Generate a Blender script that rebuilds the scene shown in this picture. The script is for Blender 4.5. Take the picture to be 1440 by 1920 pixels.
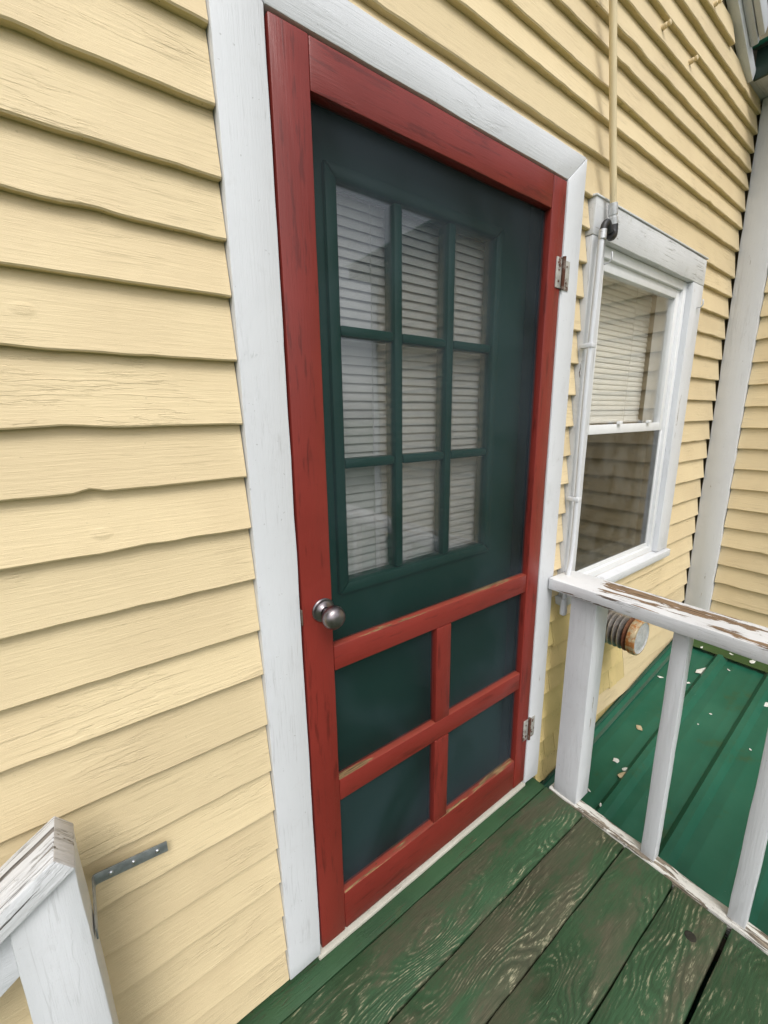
import bpy, bmesh, math, random
from mathutils import Vector, Matrix, noise

# ------------------------------------------------------------------ camera, sky, sun, exposure
sc = bpy.context.scene
COL = sc.collection
for o in list(bpy.data.objects):
    bpy.data.objects.remove(o)

CAM = Vector((-0.3555, -0.7805, 1.3866))
YAW, PITCH, ROLL = math.radians(36.51), math.radians(-12.756), math.radians(-0.703)
fw = Vector((math.sin(YAW)*math.cos(PITCH), math.cos(YAW)*math.cos(PITCH), math.sin(PITCH)))
rt = Vector((math.cos(YAW), -math.sin(YAW), 0))
up = rt.cross(fw)
r2 = rt*math.cos(ROLL) + up*math.sin(ROLL)
u2 = up*math.cos(ROLL) - rt*math.sin(ROLL)
cd = bpy.data.cameras.new("camera")
cam = bpy.data.objects.new("camera", cd)
COL.objects.link(cam)
cam.matrix_world = Matrix(((r2.x, u2.x, -fw.x, CAM.x), (r2.y, u2.y, -fw.y, CAM.y),
                           (r2.z, u2.z, -fw.z, CAM.z), (0, 0, 0, 1)))
cd.sensor_fit = 'HORIZONTAL'
cd.sensor_width = 36.0
cd.lens = 790.0/1440.0*36.0
cd.clip_start = 0.02
cd.clip_end = 2000
sc.camera = cam

SUN_EL, SUN_AZ = math.radians(52), math.radians(205)     # high, behind the viewer's left shoulder, veiled by cloud
world = bpy.data.worlds.new("World")
sc.world = world
world.use_nodes = True
wn = world.node_tree
wn.nodes.clear()
w_out = wn.nodes.new('ShaderNodeOutputWorld')
w_bg = wn.nodes.new('ShaderNodeBackground')
w_hs = wn.nodes.new('ShaderNodeHueSaturation')
w_sky = wn.nodes.new('ShaderNodeTexSky')
w_sky.sky_type = 'NISHITA'
w_sky.sun_disc = False
w_sky.sun_elevation = SUN_EL
w_sky.sun_rotation = SUN_AZ
w_sky.air_density = 1.0
w_sky.dust_density = 3.0
w_sky.ozone_density = 1.0
w_hs.inputs['Saturation'].default_value = 0.22          # grey overcast
w_bg.inputs['Strength'].default_value = 0.15
wn.links.new(w_sky.outputs[0], w_hs.inputs['Color'])
wn.links.new(w_hs.outputs[0], w_bg.inputs['Color'])
wn.links.new(w_bg.outputs[0], w_out.inputs['Surface'])

sd = bpy.data.lights.new("sun", 'SUN')
sd.energy = 1.2
sd.angle = math.radians(25)
sd.color = (1.0, 0.97, 0.93)
sun = bpy.data.objects.new("sun", sd)
COL.objects.link(sun)
sdir = Vector((math.sin(SUN_AZ)*math.cos(SUN_EL), math.cos(SUN_AZ)*math.cos(SUN_EL), math.sin(SUN_EL)))
sun.rotation_euler = (-sdir).to_track_quat('-Z', 'Y').to_euler()
sun.location = (0, 0, 8)

sc.view_settings.view_transform = 'Standard'
sc.view_settings.look = 'None'
sc.view_settings.gamma = 1.0
sc.view_settings.exposure = 0.37
sc.view_settings.use_curve_mapping = False
sc.cycles.max_bounces = 7
sc.cycles.diffuse_bounces = 3
sc.cycles.glossy_bounces = 3
sc.cycles.transparent_max_bounces = 12

random.seed(7)

# ------------------------------------------------------------------ node helper
class NT:
    def __init__(s, name):
        s.m = bpy.data.materials.new(name)
        s.m.use_nodes = True
        s.t = s.m.node_tree
        s.t.nodes.clear()
        s.out = s.t.nodes.new('ShaderNodeOutputMaterial')
        s._co = None

    def n(s, typ, **kw):
        x = s.t.nodes.new(typ)
        for k, v in kw.items():
            setattr(x, k, v)
        return x

    def put(s, sock, v):
        if isinstance(v, bpy.types.NodeSocket):
            s.t.links.new(v, sock)
        elif v is not None:
            if isinstance(v, (tuple, list)) and len(v) == 3 and sock.type == 'RGBA':
                v = (*v, 1)
            sock.default_value = v

    def math(s, op, a, b=None, c=None, clamp=False):
        x = s.n('ShaderNodeMath', operation=op, use_clamp=clamp)
        for i, v in enumerate((a, b, c)):
            if v is not None:
                s.put(x.inputs[i], v)
        return x.outputs[0]

    def coord(s):
        if s._co is None:
            tc = s.n('ShaderNodeTexCoord')
            oi = s.n('ShaderNodeObjectInfo')
            v = s.n('ShaderNodeVectorMath', operation='MULTIPLY_ADD')
            s.t.links.new(oi.outputs['Random'], v.inputs[0])
            v.inputs[1].default_value = (17.3, 23.1, 31.7)
            s.t.links.new(tc.outputs['Object'], v.inputs[2])
            s._co = v.outputs[0]
            s.rand = oi.outputs['Random']
            s.raw = tc.outputs['Object']
        return s._co

    def scale(s, sc3, vec=None):
        m = s.n('ShaderNodeMapping')
        s.t.links.new(vec or s.coord(), m.inputs[0])
        m.inputs['Scale'].default_value = sc3
        return m.outputs[0]

    def noise(s, vec, scale=5, detail=4, rough=0.55, dist=0):
        x = s.n('ShaderNodeTexNoise')
        s.t.links.new(vec, x.inputs['Vector'])
        x.inputs['Scale'].default_value = scale
        x.inputs['Detail'].default_value = detail
        x.inputs['Roughness'].default_value = rough
        x.inputs['Distortion'].default_value = dist
        return x.outputs[0]

    def ramp(s, f, a, b):            # smooth step from a to b
        x = s.n('ShaderNodeMapRange', interpolation_type='SMOOTHSTEP')
        s.put(x.inputs[0], f)
        x.inputs[1].default_value = a
        x.inputs[2].default_value = b
        return x.outputs[0]

    def mix(s, f, a, b, mode='MIX'):
        x = s.n('ShaderNodeMix', data_type='RGBA', blend_type=mode)
        s.put(x.inputs[0], f)
        s.put(x.inputs[6], a)
        s.put(x.inputs[7], b)
        return x.outputs[2]

    def bump(s, h, strength=0.3, dist=0.002, prev=None):
        x = s.n('ShaderNodeBump')
        x.inputs['Strength'].default_value = strength
        x.inputs['Distance'].default_value = dist
        s.put(x.inputs['Height'], h)
        if prev is not None:
            s.t.links.new(prev, x.inputs['Normal'])
        return x.outputs[0]

    def bsdf(s, col, rough=0.5, metal=0.0, normal=None, spec=0.5, coat=0):
        p = s.n('ShaderNodeBsdfPrincipled')
        s.put(p.inputs['Base Color'], col)
        s.put(p.inputs['Roughness'], rough)
        s.put(p.inputs['Metallic'], metal)
        p.inputs['Specular IOR Level'].default_value = spec
        p.inputs['Coat Weight'].default_value = coat
        if normal is not None:
            s.t.links.new(normal, p.inputs['Normal'])
        s.t.links.new(p.outputs[0], s.out.inputs['Surface'])
        return s.m


STRETCH = {'X': (1, 9, 9), 'Y': (9, 1, 9), 'Z': (9, 9, 1)}


def stretch(axis, across, along=1.0):
    return tuple(across if v == 9 else along for v in STRETCH[axis])



def paint(name, base, axis, dark=None, wood=(0.20, 0.135, 0.08), wear=0.0, cracks=0.5, dirt=0.25,
          dirt_col=(0.25, 0.21, 0.13), rough=0.5, bump=0.35, var=0.10, streak=0.0, spec=0.4, wear_scale=4.0, gate=None, wear_across=4.5, knots=0.0):
    """Old brushed paint on wood: grain relief, hairline cracks, grime, patches worn to the wood."""
    t = NT(name)
    c = t.coord()
    st = t.scale(STRETCH[axis])
    grain = t.noise(t.scale(stretch(axis, 24)), 9, 7, 0.66)
    fine = t.noise(t.scale(stretch(axis, 9, 0.5)), 95, 3, 0.6)
    big = t.noise(c, 3.2, 4, 0.6)
    flakes = t.noise(t.scale(stretch(axis, 7)), 5.5, 6, 0.62)
    patch = t.ramp(t.noise(t.scale(stretch(axis, 2)), 3.5, 3, 0.5), 0.50, 0.62)
    dk = dark or tuple(v*0.72 for v in base)
    k = t.math('MULTIPLY', t.ramp(big, 0.35, 0.68), var*4)
    col = t.mix(k, base, dk)
    rnd = t.math('MULTIPLY_ADD', t.rand, var*0.9, 1.0-var*0.45)
    hv = t.n('ShaderNodeHueSaturation')
    t.put(hv.inputs['Value'], rnd)
    t.put(hv.inputs['Color'], col)
    col = hv.outputs[0]
    if streak:
        sk = t.noise(t.scale(tuple(5 if v == 9 else 0.6 for v in STRETCH[axis])), 13, 5, 0.6)
        col = t.mix(t.math('MULTIPLY', t.ramp(sk, 0.56, 0.66), streak), col, tuple(v*0.35 for v in base))
    # hairline cracks along the grain, only in places
    ck = t.math('ABSOLUTE', t.math('SUBTRACT', t.noise(t.scale(stretch(axis, 34)), 1.7, 4, 0.55), 0.5))
    ck = t.math('SUBTRACT', 1.0, t.ramp(ck, 0.003, 0.014))
    ck = t.math('MULTIPLY', ck, t.ramp(t.noise(c, 7, 3), 0.50, 0.62))
    ck = t.math('MULTIPLY', ck, cracks)
    col = t.mix(ck, col, tuple(v*0.5 for v in dirt_col))
    # grime specks and blotches
    dm = t.math('MULTIPLY', t.ramp(t.noise(c, 21, 6, 0.7), 0.55, 0.80), dirt)
    col = t.mix(dm, col, dirt_col)
    sp = t.ramp(t.noise(c, 130, 2, 0.5), 0.73, 0.77)
    col = t.mix(t.math('MULTIPLY', sp, min(1, dirt*2)), col, tuple(v*0.4 for v in dirt_col))
    h = t.math('ADD', t.math('MULTIPLY', grain, 1.0), t.math('MULTIPLY', fine, 0.35))
    h = t.math('ADD', h, t.math('MULTIPLY', t.math('MULTIPLY', t.ramp(flakes, 0.50, 0.53), patch), 0.55))
    h = t.math('SUBTRACT', h, t.math('MULTIPLY', ck, 0.8))
    if knots:                          # painted-over knots and nail dimples
        kv = t.n('ShaderNodeTexVoronoi')
        t.t.links.new(t.scale(stretch(axis, 1.6)), kv.inputs['Vector'])
        kv.inputs['Scale'].default_value = 4.2
        kd = t.math('MULTIPLY', t.ramp(kv.outputs['Distance'], 0.075, 0.03), t.math('MULTIPLY_ADD', grain, 1.6, 0.2))
        h = t.math('ADD', h, t.math('MULTIPLY', kd, knots))
        lay = t.ramp(t.noise(t.scale(stretch(axis, 14)), 2.2, 5, 0.6), 0.53, 0.545)      # edge of an older paint layer
        h = t.math('ADD', h, t.math('MULTIPLY', t.math('MULTIPLY', lay, patch), 0.7))
    r = rough
    if wear > 0:
        wn_ = t.noise(t.scale(stretch(axis, wear_across, 0.7)), wear_scale, 8, 0.66, 0.3)
        if gate:                       # (axis index, from, to, bias): paint held better where the board is sheltered
            sp3 = t.n('ShaderNodeSeparateXYZ')
            t.t.links.new(t.raw, sp3.inputs[0])
            wn_ = t.math('ADD', wn_, t.math('MULTIPLY', t.ramp(sp3.outputs[gate[0]], gate[1], gate[2]), gate[3]))
        wm = t.ramp(wn_, 0.80-wear*0.5, 0.815-wear*0.5)
        wg = t.noise(t.scale(tuple(14 if v == 9 else 0.7 for v in STRETCH[axis])), 18, 5, 0.7)
        wcol = t.mix(t.ramp(wg, 0.32, 0.68), tuple(v*0.35 for v in wood), tuple(min(1, v*1.7) for v in wood))
        col = t.mix(wm, col, wcol)
        h = t.math('SUBTRACT', h, t.math('MULTIPLY', wm, 0.9))
        h = t.math('ADD', h, t.math('MULTIPLY', t.math('MULTIPLY', wg, wm), 0.8))
        r = t.math('MULTIPLY_ADD', wm, 0.35, rough)
    return t.bsdf(col, r, 0, t.bump(h, bump, 0.0022), spec)


M = {}
YEL = (0.722, 0.590, 0.366)
M['yellow_x'] = paint('yellow_paint_x', YEL, 'X', dark=(0.61, 0.48, 0.295), cracks=0.22, dirt=0.10,
                      dirt_col=(0.44, 0.34, 0.18), bump=0.58, var=0.12, rough=0.55, spec=0.3, knots=0.9)
M['yellow_y'] = paint('yellow_paint_y', YEL, 'Y', dark=(0.61, 0.48, 0.295), cracks=0.22, dirt=0.10,
                      dirt_col=(0.44, 0.34, 0.18), bump=0.58, var=0.12, rough=0.55, spec=0.3, knots=0.9)
M['yellow_z'] = paint('yellow_paint_shingle', (0.66, 0.52, 0.25), 'Z', dark=(0.50, 0.42, 0.17), cracks=0.5, dirt=0.35,
                      dirt_col=(0.30, 0.26, 0.09), bump=0.6, var=0.16, rough=0.6, spec=0.25)
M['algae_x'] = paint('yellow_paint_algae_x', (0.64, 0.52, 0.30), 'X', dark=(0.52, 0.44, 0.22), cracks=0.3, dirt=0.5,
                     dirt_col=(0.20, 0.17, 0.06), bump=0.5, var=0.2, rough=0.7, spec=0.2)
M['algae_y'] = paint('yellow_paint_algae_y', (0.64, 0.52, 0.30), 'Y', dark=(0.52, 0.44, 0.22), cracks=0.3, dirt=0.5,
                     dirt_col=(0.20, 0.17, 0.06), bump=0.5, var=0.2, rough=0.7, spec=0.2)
WHT = (0.665, 0.68, 0.705)
for ax in 'XYZ':
    M['white_'+ax.lower()] = paint('white_paint_'+ax.lower(), WHT, ax, dark=(0.56, 0.57, 0.59), cracks=0.16, dirt=0.16,
                                   dirt_col=(0.30, 0.28, 0.24), bump=0.45, var=0.08, rough=0.45, wear=0.24, wood=(0.26, 0.22, 0.18))
    M['worn_white_'+ax.lower()] = paint('worn_white_paint_'+ax.lower(), WHT, ax, dark=(0.60, 0.61, 0.62), cracks=0.6, dirt=0.2,
                                        dirt_col=(0.25, 0.22, 0.18), bump=0.55, var=0.1, rough=0.5, wear=0.34,
                                        wood=(0.17, 0.13, 0.10))
    M['red_'+ax.lower()] = paint('red_paint_'+ax.lower(), (0.212, 0.025, 0.018), ax, dark=(0.155, 0.017, 0.012), cracks=0.25,
                                 dirt=0.12, dirt_col=(0.06, 0.02, 0.015), bump=0.30, var=0.16, rough=0.36, streak=0.55, spec=0.45, wear=0.20, wood=(0.10, 0.03, 0.02), wear_across=12)
M['red_ledge'] = paint('red_paint_scuffed', (0.26, 0.045, 0.028), 'X', cracks=0.4, dirt=0.5, dirt_col=(0.13, 0.085, 0.03),
                       wear=0.50, wood=(0.21, 0.13, 0.06), rough=0.55, bump=0.4)
M['peel_white'] = paint('peeled_white_paint_y', (0.80, 0.80, 0.80), 'Y', cracks=0.8, dirt=0.2, wear=0.55, wood=(0.22, 0.145, 0.085),
                        bump=0.7, wear_scale=4.0, gate=(1, 0.50, 0.60, -0.12))
M['gnarled_white_y'] = paint('flaked_white_paint_y', (0.70, 0.69, 0.64), 'Y', cracks=1, dirt=0.5, dirt_col=(0.16, 0.13, 0.09),
                             wear=0.55, wood=(0.20, 0.17, 0.13), bump=0.9, wear_scale=12)
M['handrail'] = paint('split_white_handrail_paint', (0.70, 0.71, 0.73), 'X', dark=(0.58, 0.585, 0.60), cracks=1.0, dirt=0.35, dirt_col=(0.24, 0.22, 0.20),
                      wear=0.50, wood=(0.17, 0.155, 0.14), wear_across=26, wear_scale=2.4, bump=0.8)
M['end_grain'] = paint('flaking_end_grain_paint', (0.62, 0.60, 0.59), 'Z', cracks=0.8, dirt=0.8, dirt_col=(0.30, 0.27, 0.22), wear=0.45, wood=(0.20, 0.17, 0.12), bump=1.0, wear_scale=14, wear_across=2)
M['rail_side'] = paint('chipped_white_rail_paint', (0.72, 0.73, 0.75), 'Y', cracks=0.6, dirt=0.2, wear=0.46, wood=(0.14, 0.11, 0.09), wear_across=8,
                       wear_scale=5.0, bump=0.6)
M['grimy_white_x'] = paint('grimy_white_paint', (0.68, 0.69, 0.70), 'X', cracks=0.7, dirt=0.55, dirt_col=(0.36, 0.36, 0.30), wear=0.22, wood=(0.3, 0.28, 0.24), bump=0.6)
M['green_door'] = paint('green_door_paint', (0.011, 0.062, 0.044), 'Z', cracks=0.05, dirt=0.04, dirt_col=(0.2, 0.22, 0.2),
                        bump=0.08, var=0.05, rough=0.42, spec=0.3)
M['dark_jamb'] = paint('dark_green_jamb_paint', (0.016, 0.050, 0.042), 'Z', cracks=0.2, dirt=0.1, dirt_col=(0.03, 0.03, 0.03),
                       bump=0.2, rough=0.5)
M['beige_pipe'] = paint('cream_conduit_paint', (0.66, 0.55, 0.34), 'Z', cracks=0.3, dirt=0.2, bump=0.2, rough=0.5)
M['cream_sill'] = paint('cream_sill_paint', (0.52, 0.50, 0.43), 'X', cracks=0.5, dirt=0.5, wear=0.22, bump=0.4)
M['grey_trim'] = paint('grey_trim_paint', (0.56, 0.57, 0.60), 'X', cracks=0.3, dirt=0.2, bump=0.3, rough=0.5)


def deck_material():
    t = NT('worn_green_deck_paint')
    c = t.coord()
    # growth-ring field: across-board coordinate bent by slow noise and by knots
    sep = t.n('ShaderNodeSeparateXYZ')
    t.t.links.new(c, sep.inputs[0])
    slow = t.noise(t.scale((1.1, 3.6, 1)), 1.6, 2, 0.5)
    slow2 = t.noise(t.scale((4, 18, 1)), 1.8, 4, 0.6)
    vo = t.n('ShaderNodeTexVoronoi', feature='SMOOTH_F1')
    t.t.links.new(t.scale((1.9, 6.0, 1)), vo.inputs['Vector'])
    vo.inputs['Scale'].default_value = 1.0
    vo.inputs['Smoothness'].default_value = 0.25
    kn = t.math('POWER', t.math('SUBTRACT', 1.0, vo.outputs['Distance'], clamp=True), 3.0)
    f = t.math('MULTIPLY_ADD', sep.outputs[1], 74.0, t.math('MULTIPLY', slow, 20.0))
    f = t.math('ADD', f, t.math('MULTIPLY', slow2, 2.6))
    f = t.math('ADD', f, t.math('MULTIPLY', kn, 9.0))
    ring = t.math('SINE', t.math('MULTIPLY', f, 6.283))
    ring = t.math('MULTIPLY_ADD', ring, 0.5, 0.5)
    rsel = t.ramp(t.noise(t.scale((1, 2.2, 1)), 3.1, 4, 0.6), 0.40, 0.62)      # grain only stands out in patches
    fine = t.noise(t.scale((1, 22, 1)), 15, 6, 0.72)
    fine2 = t.noise(t.scale((1, 7, 1)), 40, 4, 0.7)
    blot = t.noise(t.scale((1.0, 3.0, 1)), 2.6, 7, 0.66, 0.5)
    blot2 = t.noise(t.scale((1, 3.0, 1)), 6.5, 8, 0.72, 0.5)
    tint = t.noise(c, 2.4, 4, 0.55)
    green = t.mix(t.ramp(tint, 0.36, 0.64), (0.035, 0.080, 0.036), (0.048, 0.116, 0.055))
    green = t.mix(t.math('MULTIPLY', t.ramp(fine, 0.35, 0.72), 0.55), green, (0.022, 0.040, 0.018))
    wood = t.mix(t.ramp(fine, 0.28, 0.72), (0.048, 0.046, 0.028), (0.122, 0.112, 0.072))
    wood = t.mix(t.math('MULTIPLY', t.ramp(blot2, 0.38, 0.64), 0.65), wood, (0.062, 0.082, 0.044))
    # per-board wear, soft-edged
    wsel = t.math('MULTIPLY_ADD', t.rand, 0.09, -0.035)
    wv = t.math('ADD', t.math('ADD', blot, wsel), t.math('MULTIPLY', t.math('SUBTRACT', fine2, 0.5), 0.16))
    wv = t.math('ADD', wv, t.math('MULTIPLY', t.math('MULTIPLY', t.math('SUBTRACT', ring, 0.5), rsel), 0.08))
    wear = t.ramp(wv, 0.43, 0.60)
    col = t.mix(t.math('MULTIPLY', wear, 0.92), green, wood)
    # raised late-wood ridges rubbed down to pale fibre, broken into short flecks
    ridge = t.math('MULTIPLY', t.ramp(ring, 0.66, 0.96), rsel)
    pick = t.ramp(t.math('ADD', t.noise(t.scale((1.6, 5, 1)), 8, 7, 0.74), wsel), 0.455, 0.58)
    fleck = t.math('MULTIPLY', t.math('MULTIPLY', ridge, pick), t.ramp(fine2, 0.44, 0.62))
    col = t.mix(t.math('MULTIPLY', fleck, 0.85), col, (0.40, 0.38, 0.25))
    rub = t.math('MULTIPLY', t.ramp(t.noise(t.scale((1, 5, 1)), 10, 8, 0.76), 0.60, 0.72), t.ramp(fine2, 0.40, 0.66))
    col = t.mix(t.math('MULTIPLY', rub, 0.55), col, (0.32, 0.29, 0.18))
    # dark grooves where the soft wood has weathered away
    groove = t.math('MULTIPLY', t.ramp(t.math('SUBTRACT', 1.0, ring), 0.60, 1.0), rsel)
    col = t.mix(t.math('MULTIPLY', groove, 0.42), col, (0.020, 0.026, 0.014))
    # knots
    kc = t.ramp(vo.outputs['Distance'], 0.12, 0.05)
    col = t.mix(t.math('MULTIPLY', kc, 0.45), col, (0.034, 0.036, 0.018))
    h = t.math('ADD', t.math('MULTIPLY', t.math('MULTIPLY', ring, rsel), 0.5), t.math('MULTIPLY', fine, 0.7))
    h = t.math('SUBTRACT', h, t.math('MULTIPLY', wear, 0.3))
    h = t.math('ADD', h, t.math('MULTIPLY', fine2, 0.3))
    r = t.math('MULTIPLY_ADD', wear, 0.20, 0.50)
    return t.bsdf(col, r, 0, t.bump(h, 0.42, 0.0022), 0.3)


M['deck'] = deck_material()


def strip_green_material():
    return paint('green_deck_paint', (0.034, 0.090, 0.038), 'X', dark=(0.020, 0.055, 0.024), cracks=0.8, dirt=0.30,
                 dirt_col=(0.10, 0.085, 0.04), wear=0.34, wood=(0.10, 0.085, 0.045), bump=0.5, rough=0.55, var=0.2)


M['deck_strip'] = strip_green_material()


def metal_roof_material():
    t = NT('green_metal_roofing')
    c = t.coord()
    n1 = t.noise(c, 3.5, 5, 0.6)
    col = t.mix(t.ramp(n1, 0.35, 0.7), (0.012, 0.100, 0.060), (0.022, 0.124, 0.076))
    moss = t.math('MULTIPLY', t.ramp(t.noise(c, 6.5, 6, 0.68), 0.57, 0.70), 0.55)
    col = t.mix(moss, col, (0.045, 0.075, 0.022))
    sp = t.ramp(t.noise(c, 75, 3, 0.6), 0.735, 0.765)
    col = t.mix(t.math('MULTIPLY', sp, 0.5), col, (0.35, 0.36, 0.30))
    wv = t.n('ShaderNodeTexWave', wave_type='BANDS', bands_direction='X')
    t.t.links.new(t.raw, wv.inputs['Vector'])
    wv.inputs['Scale'].default_value = 9
    wv.inputs['Distortion'].default_value = 1.5
    h = t.math('ADD', t.math('MULTIPLY', wv.outputs['Fac'], 0.25), t.math('MULTIPLY', t.noise(c, 40, 4), 0.3))
    r = t.math('MULTIPLY_ADD', n1, 0.30, 0.22)
    return t.bsdf(col, r, 0, t.bump(h, 0.10, 0.002), 0.45)


M['metal_roof'] = metal_roof_material()
M['flashing'] = paint('weathered_green_flashing', (0.055, 0.115, 0.080), 'X', cracks=0.2, dirt=0.7, dirt_col=(0.12, 0.12, 0.08),
                      bump=0.2, rough=0.5, var=0.2)
M['olive_flashing'] = paint('olive_green_flashing', (0.050, 0.095, 0.028), 'Y', cracks=0.2, dirt=0.6, dirt_col=(0.10, 0.10, 0.03),
                            bump=0.2, rough=0.5, var=0.2)
M['dark_green_metal'] = paint('dark_green_metal_edge', (0.020, 0.045, 0.036), 'Y', cracks=0, dirt=0.1, bump=0.05, rough=0.4)


def metal(name, col, rough, rust=0.0, rust_col=(0.16, 0.045, 0.015), streak_axis=None, metallic=1.0):
    t = NT(name)
    c = t.coord()
    n = t.noise(c, 60, 5, 0.65)
    k = t.mix(t.ramp(n, 0.3, 0.7), tuple(v*0.7 for v in col), col)
    met = metallic
    r = t.math('MULTIPLY_ADD', n, 0.3, rough-0.1)
    if rust:
        rm = t.ramp(t.noise(c, 24, 6, 0.7), 0.66-rust*0.4, 0.76-rust*0.4)
        k = t.mix(rm, k, rust_col)
        met = t.math('MULTIPLY', t.math('SUBTRACT', 1.0, rm), metallic)
        r = t.math('MULTIPLY_ADD', rm, 0.4, r)
    return t.bsdf(k, r, met, t.bump(n, 0.15, 0.001), 0.5)


M['pewter'] = metal('aged_pewter', (0.30, 0.27, 0.28), 0.30)
M['galvanised'] = metal('galvanised_steel', (0.46, 0.49, 0.52), 0.42, metallic=0.75)
M['screw'] = metal('bright_screw_steel', (0.70, 0.72, 0.75), 0.25)
M['rusty_hinge'] = metal('rusty_hinge_steel', (0.52, 0.51, 0.47), 0.55, rust=0.28, rust_col=(0.10, 0.035, 0.018), metallic=0.4)
M['rusty_barrel'] = metal('rusted_hinge_pin', (0.22, 0.17, 0.14), 0.6, rust=0.6, rust_col=(0.085, 0.03, 0.016), metallic=0.5)
M['vent_metal'] = metal('stained_vent_steel', (0.46, 0.43, 0.40), 0.36, rust=0.20, rust_col=(0.24, 0.09, 0.03), metallic=0.8)
M['vent_cap'] = metal('pale_vent_cap', (0.66, 0.67, 0.68), 0.45, rust=0.03, rust_col=(0.34, 0.17, 0.06), metallic=0.3)
M['vent_rust'] = metal('rusted_vent_steel', (0.20, 0.09, 0.045), 0.6, rust=0.45, rust_col=(0.10, 0.03, 0.012), metallic=0.2)
M['vent_rim'] = metal('yellowed_vent_rim', (0.52, 0.42, 0.26), 0.5, rust=0.50, rust_col=(0.34, 0.13, 0.03), metallic=0.2)
M['black_rubber'] = metal('black_connector', (0.025, 0.025, 0.027), 0.45, metallic=0.0)
M['zinc'] = metal('zinc_fitting', (0.68, 0.69, 0.70), 0.4, metallic=0.6)


def plain(name, col, rough=0.5, var=0.1, bump=0.1, sc_=20):
    t = NT(name)
    n = t.noise(t.coord(), sc_, 5, 0.6)
    return t.bsdf(t.mix(t.ramp(n, 0.3, 0.7), tuple(v*(1-var) for v in col), col), rough, 0, t.bump(n, bump, 0.002))


M['vinyl'] = plain('white_vinyl', (0.78, 0.79, 0.80), 0.35, 0.06, 0.03)
M['track'] = plain('grey_window_track', (0.30, 0.31, 0.31), 0.5)
M['blind'] = plain('white_blind_slat', (0.88, 0.86, 0.81), 0.5, 0.06)
M['cord'] = plain('blind_cord', (0.70, 0.68, 0.62), 0.7)
M['interior'] = plain('dim_interior_plaster', (0.34, 0.32, 0.28), 0.9, 0.2, 0.1, 4)
M['sheathing'] = plain('board_sheathing', (0.20, 0.16, 0.09), 0.9, 0.3)
M['joist'] = plain('weathered_joist_wood', (0.10, 0.08, 0.055), 0.9, 0.4)
M['grass'] = plain('lawn_grass', (0.07, 0.11, 0.035), 0.9, 0.5, 0.5, 6)
M['knot'] = plain('knot_wood_hole_shade', (0.022, 0.020, 0.012), 0.8, 0.5, 0.4, 60)  # knot wood, with the shade inside its hole put into the colour
M['flake_white'] = plain('white_paint_chip', (0.78, 0.78, 0.74), 0.6, 0.2, 0.3, 90)
M['flake_tan'] = plain('dry_tan_chip', (0.55, 0.45, 0.28), 0.7, 0.3, 0.3, 70)


def screen_material():
    t = NT('insect_screen_mesh')
    tr = t.n('ShaderNodeBsdfTransparent')
    tr.inputs[0].default_value = (0.97, 0.98, 1.0, 1)
    df = t.n('ShaderNodeBsdfPrincipled')
    n = t.noise(t.coord(), 5, 5, 0.6)
    n2 = t.noise(t.coord(), 2.6, 4, 0.55, 0.6)
    t.put(df.inputs['Base Color'], t.mix(t.ramp(n2, 0.36, 0.66), (0.008, 0.016, 0.019), (0.034, 0.050, 0.064)))
    df.inputs['Roughness'].default_value = 0.55
    mx = t.n('ShaderNodeMixShader')
    # woven wire closes up as it is seen more edge-on
    lw = t.n('ShaderNodeLayerWeight')
    lw.inputs['Blend'].default_value = 0.5
    t.put(mx.inputs[0], t.math('MULTIPLY_ADD', t.math('POWER', lw.outputs['Facing'], 1.4), 0.85, t.math('MULTIPLY_ADD', n, 0.12, 0.15), clamp=True))
    t.t.links.new(tr.outputs[0], mx.inputs[1])
    t.t.links.new(df.outputs[0], mx.inputs[2])
    t.t.links.new(mx.outputs[0], t.out.inputs['Surface'])
    return t.m


def glass_material(name, ior=1.5, tint=(0.985, 0.99, 0.985), haze=0.012, rough=0.012):
    t = NT(name)
    tr = t.n('ShaderNodeBsdfTransparent')
    tr.inputs[0].default_value = (*tint, 1)
    gl = t.n('ShaderNodeBsdfGlossy')
    gl.inputs['Roughness'].default_value = rough
    nb = t.bump(t.noise(t.coord(), 2.2, 2, 0.5), 0.05, 0.02)
    t.t.links.new(nb, gl.inputs['Normal'])
    lw = t.n('ShaderNodeLayerWeight')
    lw.inputs['Blend'].default_value = 0.5
    f0 = ((ior-1)/(ior+1))**2
    fres = t.math('MULTIPLY_ADD', t.math('POWER', lw.outputs['Facing'], 5.0), 1-f0, f0)
    mx = t.n('ShaderNodeMixShader')
    t.t.links.new(fres, mx.inputs[0])
    t.t.links.new(tr.outputs[0], mx.inputs[1])
    t.t.links.new(gl.outputs[0], mx.inputs[2])
    df = t.n('ShaderNodeBsdfDiffuse')
    df.inputs[0].default_value = (0.5, 0.5, 0.47, 1)
    m2 = t.n('ShaderNodeMixShader')
    t.put(m2.inputs[0], t.math('MULTIPLY', t.ramp(t.noise(t.coord(), 9, 5, 0.65), 0.35, 0.75), haze*2))
    t.t.links.new(mx.outputs[0], m2.inputs[1])
    t.t.links.new(df.outputs[0], m2.inputs[2])
    t.t.links.new(m2.outputs[0], t.out.inputs['Surface'])
    return t.m


M['screen'] = screen_material()
M['glass'] = glass_material('window_glass', 2.0)
M['storm_glass'] = glass_material('smoky_storm_glass', 1.9, (0.50, 0.51, 0.50), 0.05, 0.055)
M['door_glass'] = glass_material('door_glass', 2.3)

# ------------------------------------------------------------------ object helpers
BASE = {}


def thing(name, loc, label, cat, group=None, kind='thing'):
    o = bpy.data.objects.new(name, None)
    o.empty_display_size = 0.1
    COL.objects.link(o)
    o.location = loc
    if label: o['label'] = label
    if cat: o['category'] = cat
    if group: o['group'] = group
    if kind: o['kind'] = kind
    BASE[o.name] = Vector(loc)
    return o


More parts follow.
